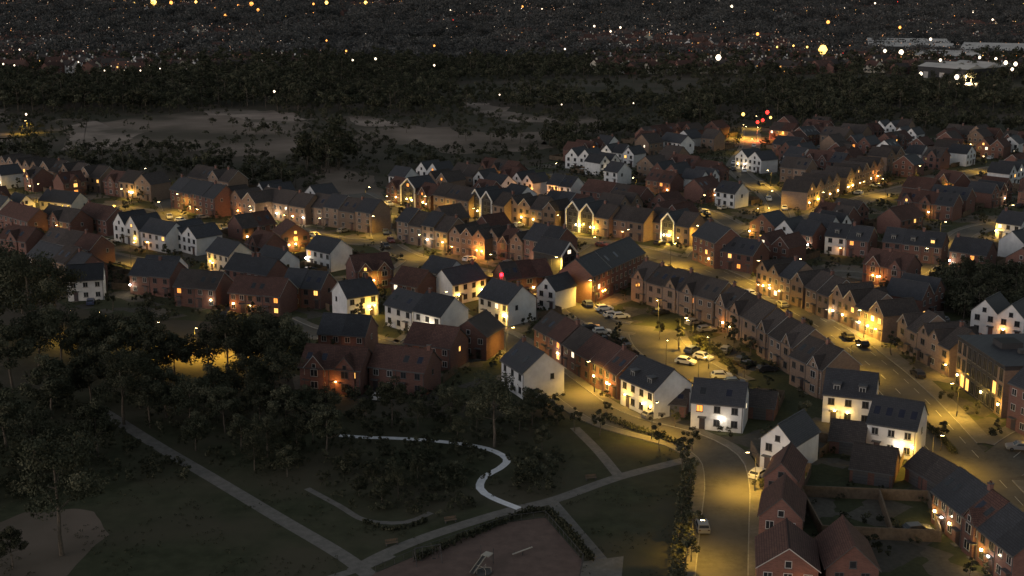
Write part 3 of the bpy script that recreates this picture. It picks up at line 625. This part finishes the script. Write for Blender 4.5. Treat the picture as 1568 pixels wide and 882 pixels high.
# ------------------------------------------------------------------ trees
def treemesh(name,seed,h,r,nleaf,ls,clumps=16,trunk=True,lowf=.28,lk=('leaf','leaf2')):
    rg=np.random.default_rng(seed); b=MB(); rd=random.Random(seed)
    if trunk:
        p=Vector((0,0,0)); rad=h*.022
        for i in range(4):
            q=p+Vector((rd.uniform(-.25,.25),rd.uniform(-.25,.25),h*.19)); b.tube(p,q,rad,rad*.78,'bark',7); rad*=.78
            if i>0:
                for k in range(2):
                    t=rd.uniform(0,6.28); L=r*rd.uniform(.5,.85); e=q+Vector((math.cos(t)*L,math.sin(t)*L,h*rd.uniform(.08,.2))); mid=(q+e)/2+Vector((0,0,-.2))
                    b.tube(q,mid,rad*.55,rad*.38,'bark',5); b.tube(mid,e,rad*.38,rad*.12,'bark',5)
            p=q
    cz=h*(.5+lowf/2); rz=h*(1-lowf)/2
    C=[];S=[]
    for i in range(clumps):
        t=rg.uniform(0,6.283); ph=math.acos(rg.uniform(-.75,1)); rr=rg.uniform(.45,.95)
        C.append((math.sin(ph)*math.cos(t)*r*rr,math.sin(ph)*math.sin(t)*r*rr,cz+math.cos(ph)*rz*rr)); S.append(r*rg.uniform(.2,.38))
    C=np.array(C);S=np.array(S); id=rg.integers(0,clumps,nleaf)
    v=rg.normal(size=(nleaf,3)); v/=np.linalg.norm(v,axis=1)[:,None]; rad=rg.uniform(.25,1.15,nleaf)**.5
    P=C[id]+v*(S[id]*rad)[:,None]*np.array([1,1,.75])
    nrm=v+rg.normal(scale=.6,size=(nleaf,3)); nrm/=np.linalg.norm(nrm,axis=1)[:,None]
    a=np.cross(nrm,rg.normal(size=(nleaf,3))); a/=np.linalg.norm(a,axis=1)[:,None]; c=np.cross(nrm,a)
    sz=ls*rg.uniform(.5,1.1,nleaf)[:,None]
    V=np.stack([P-a*sz*.5,P-c*sz*.35,P+a*sz*.5,P+c*sz*.35],1).reshape(-1,3)
    base=len(b.v); verts=b.v+[tuple(x) for x in V.tolist()]; faces=b.f+[(base+4*i,base+4*i+1,base+4*i+2,base+4*i+3) for i in range(nleaf)]
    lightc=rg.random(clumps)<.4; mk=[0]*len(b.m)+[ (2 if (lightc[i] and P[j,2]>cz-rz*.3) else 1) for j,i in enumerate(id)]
    me=bpy.data.meshes.new(name); me.from_pydata(verts,[],faces)
    for k in('bark',)+lk: me.materials.append(M[k])
    me.polygons.foreach_set('material_index',mk); me.update(); return me
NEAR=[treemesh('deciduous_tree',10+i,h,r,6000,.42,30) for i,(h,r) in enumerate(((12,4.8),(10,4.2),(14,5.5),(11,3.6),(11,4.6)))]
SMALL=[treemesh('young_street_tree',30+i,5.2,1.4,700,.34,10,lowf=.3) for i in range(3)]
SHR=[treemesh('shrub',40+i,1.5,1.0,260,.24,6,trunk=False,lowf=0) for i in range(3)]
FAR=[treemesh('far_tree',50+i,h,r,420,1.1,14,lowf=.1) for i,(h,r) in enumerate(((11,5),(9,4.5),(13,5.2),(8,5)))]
COP=[treemesh('far_copse',60+i,11,13,750,2.0,30,trunk=False,lowf=0.0,lk=('hazeleaf','hazeleaf2')) for i in range(3)]
def tree(px,py,sc=1,k=None,name='deciduous_tree'):
    x,y=G(px,py); me=NEAR[k] if k is not None else random.choice(NEAR); s=sc*random.uniform(.9,1.1); inst(name,me,(x,y,0),random.uniform(0,6.28),(s,s,s*random.uniform(.9,1.1)))
tree(95,850,1.15,2); tree(20,870,.6); tree(757,684,.98,2); tree(600,655,.75,3); tree(815,652,.6,3); tree(500,700,.75,3)
for px,py,s in ((0,520,1.5),(50,530,1.5),(95,565,1.3),(20,600,1.3),(80,640,1.2),(10,690,1.2),(140,620,1.1),(60,730,1.0),(150,700,1.05),(115,740,.9),(190,650,1.0),(-40,580,1.4),(-30,760,1.1),(35,480,1.35),(85,500,1.2),(10,470,1.2),
   (130,585,1.15),(170,590,1.1),(205,575,1.15),(240,585,1.05),(268,582,1.0),(318,582,1.05),(350,590,1.05),(385,575,1.15),(410,590,1.1),(440,585,1.1),(180,555,1.0),(225,550,1.0),(400,555,1.05),(435,560,1.0),(150,550,1.0),(60,560,1.2),
   (215,625,.9),(230,655,.9),(255,640,.9),(290,655,.85),(330,640,.9),(345,662,.8),(380,630,.95),(400,655,.85),(370,690,.7),(420,620,.95),(440,660,.85),(455,695,.65),(410,700,.65),(480,680,.55),(500,650,.6),(470,650,.7),
   (300,690,.6),(560,648,.5),(640,660,.45),(690,652,.6),(730,660,.5),(795,660,.55),(700,680,.35),(830,690,.45),
   (440,730,.5),(390,720,.5),(550,760,.35),(585,770,.4),(610,765,.4),(570,740,.3),(640,740,.3),(690,730,.3),(540,720,.35)):
    tree(px,py,s)
for px,py,s in ((855,650,1),(880,660,.9),(918,668,1),(1010,690,1),(1045,708,1.1),(1035,655,.8),(1045,725,1),(1056,750,1.1),(1050,775,.8),(1060,690,.9),(1062,830,1.1),(1045,800,.7),(1150,545,.9),(1040,535,1),(1010,520,.9),(1235,520,1.1),(1225,455,1.1),(1440,690,1.0),(1365,545,1.1),(1140,580,1),(1050,870,1.2),(1042,840,1),(930,640,.7)):
    x,y=G(px,py); inst('young_street_tree',random.choice(SMALL),(x,y,0),random.uniform(0,6),s)
def hedge(pts,w,h,name='hedge'):
    L=smooth([G(*p) for p in pts],1.0); n=len(L)*70
    idx=rng.integers(0,len(L),n); A=np.array(L)[idx]+rng.uniform(-w/2,w/2,(n,2)); z=rng.uniform(0,1,n)**.6*h*(1+.25*np.sin(A[:,0]*1.1)*np.cos(A[:,1]*.9))
    P=np.column_stack([A,z]); a=rng.normal(size=(n,3)); a/=np.linalg.norm(a,axis=1)[:,None]; c=np.cross(a,rng.normal(size=(n,3))); c/=np.linalg.norm(c,axis=1)[:,None]
    V=np.stack([P-a*.2,P-c*.14,P+a*.2,P+c*.14],1).reshape(-1,3); me=bpy.data.meshes.new(name); me.from_pydata(V.tolist(),[],[(4*i,4*i+1,4*i+2,4*i+3) for i in range(n)])
    me.materials.append(M['leaf']); me.materials.append(M['leaf2']); me.polygons.foreach_set('material_index',[int(random.random()<.35) for _ in range(n)]); inst(name,me,(0,0,0))
hedge([(1056,715),(1050,760),(1043,820),(1036,900)],2.2,1.7); hedge([(640,858),(770,802),(838,786),(905,858)],1.0,.9); hedge([(925,640),(975,660),(1040,682)],1.2,1.0)
hedge([(1065,520),(1100,545),(1125,575)],1.2,1.2); hedge([(1400,640),(1440,672),(1460,695)],1.0,.9); hedge([(560,800),(600,812),(650,800)],.8,.5)
def instancer(name,pts,meshes,child):
    buckets=[[] for _ in meshes]
    for p in pts: random.choice(buckets).append(p)
    for bk,me in zip(buckets,meshes):
        if not bk: continue
        V=[];F=[]
        for x,y,s in bk:
            t=random.uniform(0,6.28); h=s*.7071
            for k in range(4): V.append((x+math.cos(t+k*math.pi/2)*h,y+math.sin(t+k*math.pi/2)*h,0))
            F.append((len(V)-4,len(V)-3,len(V)-2,len(V)-1))
        pm=bpy.data.meshes.new(name); pm.from_pydata(V,[],F); o=inst(name,pm,(0,0,0)); o.instance_type='FACES'; o.use_instance_faces_scale=True
        o.show_instancer_for_render=False; o.show_instancer_for_viewport=False
        c=inst(child,me,(0,0,0),parent=o)
pts=[]
for t in range(9000):
    x=random.uniform(min(xs),max(xs)); y=random.uniform(min(ys),max(ys))
    if abs(x)>y*.45 or not pip((x,y),EST) or occupied(x,y,.7) or road_clear(x,y)<1.2: continue
    pts.append((x,y,random.uniform(.5,1.7)))
    if len(pts)>2600: break
instancer('garden_shrubs',pts,SHR,'shrub_clump')
pts=[(p[0]+1,p[1]+1,random.uniform(.5,1.1)) for p in pts[::10] if not occupied(p[0]+1,p[1]+1,1.2) and road_clear(p[0]+1,p[1]+1)>1.5]
instancer('garden_trees',pts,SMALL,'small_tree')
pts=[]
for t in range(900):
    px=random.uniform(-60,860); py=random.uniform(600,790); x,y=G(px,py)
    if py>640+ (px<500)*90*(1-px/500)+max(0,(px-200))*.12+45 : continue
    if min(min(math.dist((x,y),q) for q in L[::2]) for L in PATHS)<2.2: continue
    pts.append((x,y,random.uniform(.7,1.8)))
instancer('park_undergrowth',pts,SHR,'bush')
pts=[]
for t in range(220):
    px=random.uniform(480,760); py=random.uniform(690,790); x,y=G(px,py)
    if ((px-620)/140)**2+((py-745)/50)**2>1: continue
    if min(min(math.dist((x,y),q) for q in L[::2]) for L in PATHS)<1.5: continue
    pts.append((x,y,random.uniform(.35,1.2)))
instancer('park_meadow_scrub',pts,SHR,'bush')
pts=[]
for t in range(2600):
    px=random.uniform(-60,1040); py=random.uniform(690,890); x,y=G(px,py)
    if pip((x,y),PLAY) or noise.noise((x*.12,y*.12,2))<0 or not pip((x,y),PARK): continue
    if min(min(math.dist((x,y),q) for q in L[::3]) for L in PATHS)<2: continue
    pts.append((x,y,random.uniform(.12,.32)))
instancer('grass_tufts',pts,SHR,'grass_tuft')
FIELDS=[[G(*q) for q in p] for k,z,p in FD]
def scatter(y0,y1,step,meshes,name,s0,s1,thr,child,dens=1.0,keep=.96):
    pts=[]; y=y0
    while y<y1:
        hw=y*.46+30; x=-hw
        while x<hw:
            X=x+random.uniform(-.5,.5)*step; Y=y+random.uniform(-.5,.5)*step; x+=step
            if random.random()>dens or pip((X,Y),EST): continue
            f=any(pip((X,Y),q) for q in FIELDS)
            if f and random.random()<keep: continue
            nv=noise.noise((X*.006,Y*.004,3.3))
            if nv<thr and random.random()<.85: continue
            if road_clear(X,Y)<2: continue
            pts.append((X,Y,random.uniform(s0,s1)*(1+.4*nv)))
        y+=step*.9
    instancer(name,pts,meshes,child); return len(pts)
a0=scatter(385,735,7.5,FAR,'heath_scrub',.2,.5,-.1,'heath_bush',.8,.95)
a=scatter(735,1120,9,FAR,'woodland_trees',.6,1.25,-.3,'woodland_tree')
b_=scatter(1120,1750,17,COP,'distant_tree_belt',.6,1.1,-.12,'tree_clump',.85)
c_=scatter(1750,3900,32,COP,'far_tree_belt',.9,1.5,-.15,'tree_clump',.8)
print('TREES',a0,a,b_,c_,'LAMPS',NL[0])
pts=[]
for px,py,rx,ry,n,s in ((500,255,38,14,22,1.3),(25,245,70,12,16,.9),(180,262,90,8,14,.75),(310,262,60,8,12,.75),(420,285,60,12,16,.7),(640,255,60,8,10,.6),(860,222,50,12,18,.9),(950,205,50,8,14,.8),(1050,190,60,10,22,1.0),(60,150,90,10,30,1.1),(250,160,90,5,18,.9),(620,172,60,5,10,.7),(400,200,40,3,5,.5),(260,232,60,4,10,.55),(1250,185,90,8,30,1.0),(1450,200,120,10,40,1.0),(780,215,60,6,10,.6)):
    for i in range(n):
        X,Y=G(px+random.gauss(0,.5)*rx,py+random.gauss(0,.5)*ry)
        if not pip((X,Y),EST): pts.append((X,Y,s*random.uniform(.7,1.2)))
for x,y in FIELDEDGE:
    if random.random()<.5 and not pip((x,y),EST): pts.append((x+random.gauss(0,4),y+random.gauss(0,6),random.uniform(.12,.4)))
instancer('field_edge_trees',pts,FAR,'field_tree')
pts=[]
for t in range(420):
    p=G(random.uniform(1440,1640),random.uniform(425,505))
    if pip(p,OPEN[2]) and not occupied(*p,1) : pts.append((*p,random.uniform(.3,.6)))
instancer('scrub_copse',pts,FAR,'scrub_tree')
# ------------------------------------------------------------------ distant town
def dh(wall,roof,w,d,ev):
    b=MB(); rz=ev+d/2*.75
    for y in(0,d): b.poly([(0,y,0),(w,y,0),(w,y,ev),(0,y,ev)],wall)
    for x in(0,w): b.poly([(x,0,0),(x,d,0),(x,d,ev),(x,d/2,rz),(x,0,ev)],wall)
    for s in(0,1):
        ye=-.4 if s==0 else d+.4; b.poly([(-.3,ye,ev-.2),(w+.3,ye,ev-.2),(w+.3,d/2,rz+.1),(-.3,d/2,rz+.1)],roof)
    b.box(w*.2,d/2-.4,rz-.4,w*.2+.8,d/2+.4,rz+1.1,wall)
    for st in(0,1):
        for i in range(int(w/3)): window(b,(0,0),(1,0),(0,-1),1.6+i*3,1+st*2.6,1.3,1.2,'frame','lit' if (i+st)%7==3 and wall=='brick' else 'glass'); window(b,(w,d),(-1,0),(0,1),1.6+i*3,1+st*2.6,1.3,1.2,'frame','glass')
    return b.mesh('distant_house')
DH=[dh('brick','tile',14,8,5.2),dh('white','gtile',9,7.5,5),dh('brick','gtile',20,8,5.4),dh('cream','tile',10,8,5),dh('brick','tile',9,8,5)]
pts=[]
for t in range(7000):
    y=1010+2900*random.random()**1.3; x=random.uniform(-1,1)*(y*.44)
    nv=noise.noise((x*.0035,y*.0022,9.1))
    if nv<-.12: continue
    x=round(x/22)*22+random.uniform(-4,4); y=round(y/34)*34+random.uniform(-4,4); pts.append((x,y,random.uniform(.95,1.25)))
instancer('distant_housing',pts,DH,'distant_house')
def lights(name,P,key):
    V=[];F=[]; n=8
    for x,y,z,r in P:
        b=len(V); V.append((x,y,z+r)); V.append((x,y,z-r))
        for ph in (.87,0,-.87):
            rr=r*(.5 if ph else 1)
            for k in range(n): V.append((x+math.cos(k*2*math.pi/n)*rr,y+math.sin(k*2*math.pi/n)*rr,z+ph*r))
        for k in range(n):
            j=(k+1)%n
            F.append((b,b+2+k,b+2+j)); F.append((b+1,b+2+2*n+j,b+2+2*n+k))
            for q in(0,1): F.append((b+2+q*n+k,b+2+(q+1)*n+k,b+2+(q+1)*n+j,b+2+q*n+j))
    me=bpy.data.meshes.new(name); me.from_pydata(V,[],F); me.materials.append(M[key]); inst(name,me,(0,0,0))
M['dl_w']=emis('distant_lamp_white',(1,.80,.58),3.2,False); M['dl_o']=emis('distant_lamp_amber',(1,.38,.08),2.6,False); M['dl_y']=emis('distant_lamp_yellow',(1,.60,.14),3.5,False); M['dl_r']=emis('distant_lamp_red',(1,.04,.03),3,False)
M['dl_d']=emis('distant_lamp_dim',(1,.55,.33),.9,False)
D={'w':[],'o':[],'y':[],'r':[],'d':[]}
for t in range(240):
    y=990+2500*random.random()**1.15; x=random.uniform(-1,1)*y*.44
    nv=noise.noise((x*.0035,y*.0022,9.1))+.25*(x>y*.12)*(y<1700)
    if nv<.03 and random.random()<.88: continue
    th=random.choice((0,0,.25,-.3,1.2)); k=random.choices('wody',(32,20,38,10))[0]; zb=random.uniform(8,15); r0=random.choice((.2,.27,.38))
    for i in range(random.randint(3,10)):
        if random.random()<.35: continue
        D[k if random.random()<.8 else 'd'].append((x+math.cos(th)*i*27+random.uniform(-4,4),y+math.sin(th)*i*27+random.uniform(-8,8),zb+random.uniform(-2,2),r0*random.uniform(.6,1.3)*y/1700))
for t in range(1700):
    y=980+2700*random.random()**1.1; x=random.uniform(-1,1)*y*.44
    nv=noise.noise((x*.0035,y*.0022,9.1))+.2*(x>y*.12)*(y<1700)
    if nv<.03 and random.random()<.88: continue
    k=random.choices('wodr',(8,8,80,1.5))[0]; D[k].append((x,y,random.uniform(7,15),random.uniform(.2,.48)*(y/1700)))
for px,py,k,r in ((1260,76,'y',5.6),(1100,88,'w',3.2),(235,3,'y',9),(205,5,'y',4),(262,4,'o',5),(300,3,'y',4),(345,24,'o',3.4),(385,7,'o',7),(365,9,'o',4),(330,13,'o',3.4),(395,15,'o',3.4),(78,125,'w',1.8),(420,140,'w',1.0),(1120,10,'w',4),(1160,52,'o',2.4),(1268,34,'o',3.4),(1355,78,'w',2),(1380,80,'w',3.0),(1425,60,'w',2.0),(1378,42,'o',2.4),(1540,96,'w',2.2),(1555,98,'w',2.2),(1465,118,'w',2.2),(1440,92,'w',1.6),(1500,88,'w',1.6),(1525,90,'w',1.6),(1550,106,'w',1.6),(1410,113,'w',1.8),
   (575,90,'w',1.3),(540,92,'w',1.0),(665,100,'w',1.0),(665,70,'o',1.3),(500,62,'o',1.2),(765,145,'w',.6),(865,75,'w',1.1),(910,40,'w',1.7),(935,48,'w',1.5),(950,42,'w',1.7),(860,160,'w',.5),(970,158,'w',.5),(1175,172,'r',1.5),(1168,184,'r',1.2),(1160,187,'r',1.2),(1138,175,'y',1.3),(1180,180,'y',1.0),(1350,145,'w',.6),(1370,140,'r',.7),(1215,70,'y',1.2),(1190,72,'y',1.1),(1236,72,'y',1.3),(190,108,'w',.7),(160,108,'w',.6),(215,108,'w',.7),(245,105,'w',.6),(120,95,'w',.7),(5,98,'w',.9),(22,100,'w',.8),(30,76,'w',.9),(40,175,'w',.8),(530,78,'o',1.2),(560,4,'y',5),(500,4,'y',5),(480,6,'o',3),(800,10,'o',2.6),(830,14,'w',1.8),(690,16,'w',2.2),(1490,18,'w',2.2),(1520,30,'w',1.8),(1340,5,'w',2.4)):
    x,y=G(px,py,14 if py<120 else 8); D[k].append((x,y,14 if py<120 else 8,r*.68))
for k in D: lights('distant_street_lights',D[k],'dl_'+k)
for px,py,p,c in ((1215,76,260000,(.6,1,.12)),(1240,79,160000,(.8,1,.15)),(1262,82,260000,YEL),(1160,186,30000,(1,.2,.06)),(1138,182,16000,YEL),(1480,108,400000,WHT),(1400,84,500000,WHT),(1540,100,400000,WHT),(240,8,900000,YEL),(380,14,500000,ORG),(40,176,14000,YEL)):
    x,y=G(px,py,9); lamp(x,y,0,p,c,'floodlight_column')
def shed(px1,py1,px2,py2,d,h):
    A=G(px1,py1);B=G(px2,py2); L=math.dist(A,B); ang=math.atan2(B[1]-A[1],B[0]-A[0]); b=MB()
    b.box(0,0,0,L,d,h,'clad'); k=3
    for i in range(k):
        y0=d*i/k-.5*(i==0);y1=d*(i+1)/k+.5*(i==k-1);ym=(y0+y1)/2
        b.poly([(-.5,y0,h+.1),(L+.5,y0,h+.1),(L+.5,ym,h+2.6),(-.5,ym,h+2.6)],'shed');b.poly([(-.5,y1,h+.1),(L+.5,y1,h+.1),(L+.5,ym,h+2.6),(-.5,ym,h+2.6)],'shed')
        for X in(-.5,L+.5): b.poly([(X,y0,h+.1),(X,y1,h+.1),(X,ym,h+2.6)],'shed')
    for i in range(int(L/14)): b.box(5+i*14,-.1,0,9+i*14,-.01,4.5,'shed')
    b.obj('warehouse',None,(A[0],A[1],0),ang)
shed(1330,86,1460,88,120,9); shed(1470,92,1600,95,90,9); shed(1405,118,1480,124,60,8); shed(1400,100,1500,102,50,8)
# ------------------------------------------------------------------ traffic signals, playground
def signal(px,py,rot=0):
    b=MB(); b.tube((0,0,0),(0,0,6.6),.08,.06,'metal'); b.box(-.45,-.2,5.2,.45,.1,7.3,'dframe')
    b.tube((0,-.21,6.8),(0,-.36,6.8),.42,.42,'lampr',12); b.tube((0,-.21,6.1),(0,-.24,6.1),.2,.2,'glass',8); b.tube((0,-.21,5.6),(0,-.24,5.6),.2,.2,'glass',8)
    x,y=G(px,py); o=b.obj('traffic_signal',None,(x,y,0),rot)
    ld=bpy.data.lights.new('signal_bulb','POINT'); ld.energy=500; ld.color=(1,.02,.02); ld.shadow_soft_size=.2
    lo=bpy.data.objects.new('signal_bulb',ld); COL.objects.link(lo); lo.parent=o; lo.location=(0,-.9,6.8)
signal(768,462)
x0,y0=G(740,865); b=MB()
b.tube((-1,-1,0),(-1,-1,2.2),.06,.06,'metal');b.tube((1,-1,0),(1,-1,2.2),.06,.06,'metal');b.box(-1,-1.1,1.4,.2,.3,1.5,'yellowp');b.beam((-.4,.3,1.45),(-.4,3.6,.25),.6,.06,'metal');b.beam((-.7,.3,1.6),(-.7,3.6,.4),.05,.2,'yellowp');b.beam((-.1,.3,1.6),(-.1,3.6,.4),.05,.2,'yellowp')
for i in range(6): b.tube((-.7,-1.2-.1*i,1.3-.22*i),(-.1,-1.2-.1*i,1.3-.22*i),.03,.03,'metal')
b.obj('playground_slide',None,(x0,y0,0.05),R(150))
x0,y0=G(655,862); b=MB()
for s in(-1.8,1.8):
    b.tube((s,-.9,0),(s,0,2.4),.06,.05,'metal');b.tube((s,.9,0),(s,0,2.4),.06,.05,'metal')
b.tube((-1.8,0,2.4),(1.8,0,2.4),.06,.06,'metal')
for s in(-.9,.9):
    b.tube((s-.2,0,2.4),(s-.2,0,.5),.02,.02,'metal');b.tube((s+.2,0,2.4),(s+.2,0,.5),.02,.02,'metal');b.box(s-.25,-.12,.45,s+.25,.12,.5,'tyre')
b.obj('playground_swing',None,(x0,y0,.05),R(20))
x0,y0=G(800,850); b=MB(); b.tube((0,0,0),(0,0,.6),.12,.1,'metal'); b.beam((-1.6,0,.45),(1.6,0,.8),.25,.08,'yellowp'); b.tube((-1.3,0,.5),(-1.3,0,.9),.03,.03,'metal'); b.tube((1.3,0,.75),(1.3,0,1.15),.03,.03,'metal'); b.obj('seesaw',None,(x0,y0,.05),R(30))
x0,y0=G(740,878); b=MB(); b.tube((0,0,.1),(0,0,.2),1.2,1.2,'metal',16); b.tube((0,0,0),(0,0,.9),.08,.08,'metal')
for i in range(5):
    t=i*1.257; b.tube((math.cos(t)*1.05,math.sin(t)*1.05,.2),(math.cos(t)*1.05,math.sin(t)*1.05,.85),.03,.03,'yellowp'); b.tube((0,0,.85),(math.cos(t)*1.05,math.sin(t)*1.05,.85),.03,.03,'yellowp')
b.obj('playground_roundabout',None,(x0,y0,.05))
b=MB()
for i in range(len(PLAY)-1):
    p,q=PLAY[i],PLAY[i+1]; L=math.dist(p,q); k=int(L/1.5)
    for j in range(k):
        x=p[0]+(q[0]-p[0])*j/k; y=p[1]+(q[1]-p[1])*j/k; b.tube((x,y,0),(x,y,1.15),.035,.035,'metal',4)
    b.beam((*p,1.1),(*q,1.1),.05,.05,'metal'); b.beam((*p,.2),(*q,.2),.04,.04,'metal')
b.obj('playground_railing')
for px,py,a in ((690,800,20),(905,735,15),(600,835,20)):
    x,y=G(px,py); b=MB(); b.box(-.9,-.25,.42,.9,.2,.48,'wood'); b.box(-.9,.2,.55,.9,.26,.9,'wood')
    for s in(-.75,.75): b.box(s-.05,-.22,0,s+.05,.2,.42,'metal'); b.box(s-.04,.2,.3,s+.04,.25,.9,'metal')
    b.obj('park_bench',None,(x,y,.0),R(a))
# ------------------------------------------------------------------ world, sun, camera
w=bpy.data.worlds.new('World'); scene.world=w; w.use_nodes=True; nt=w.node_tree
sky=nt.nodes.new('ShaderNodeTexSky'); sky.sky_type='NISHITA'; sky.sun_disc=False; sky.sun_elevation=R(3); sky.sun_rotation=R(233); sky.altitude=100
hs=nt.nodes.new('ShaderNodeHueSaturation'); hs.inputs['Saturation'].default_value=.45
nt.links.new(sky.outputs[0],hs.inputs['Color']); nt.links.new(hs.outputs[0],nt.nodes['Background'].inputs['Color']); nt.nodes['Background'].inputs['Strength'].default_value=0.215
sd=bpy.data.lights.new('sun','SUN'); sd.energy=.26; sd.angle=R(25); sd.color=(.95,.90,1.0); so=bpy.data.objects.new('sun',sd); COL.objects.link(so)
so.rotation_euler=Vector((-.8,-.6,.35)).to_track_quat('Z','Y').to_euler()
cd=bpy.data.cameras.new('camera'); cd.sensor_width=36; cd.lens=36*FPX/1568; cd.clip_end=20000; cd.clip_start=1
co=bpy.data.objects.new('camera',cd); COL.objects.link(co); co.location=(0,0,CAMH); co.rotation_euler=(math.pi/2-PITCH,0,0); scene.camera=co
scene.view_settings.view_transform='Standard'; scene.view_settings.look='None'; scene.view_settings.exposure=0
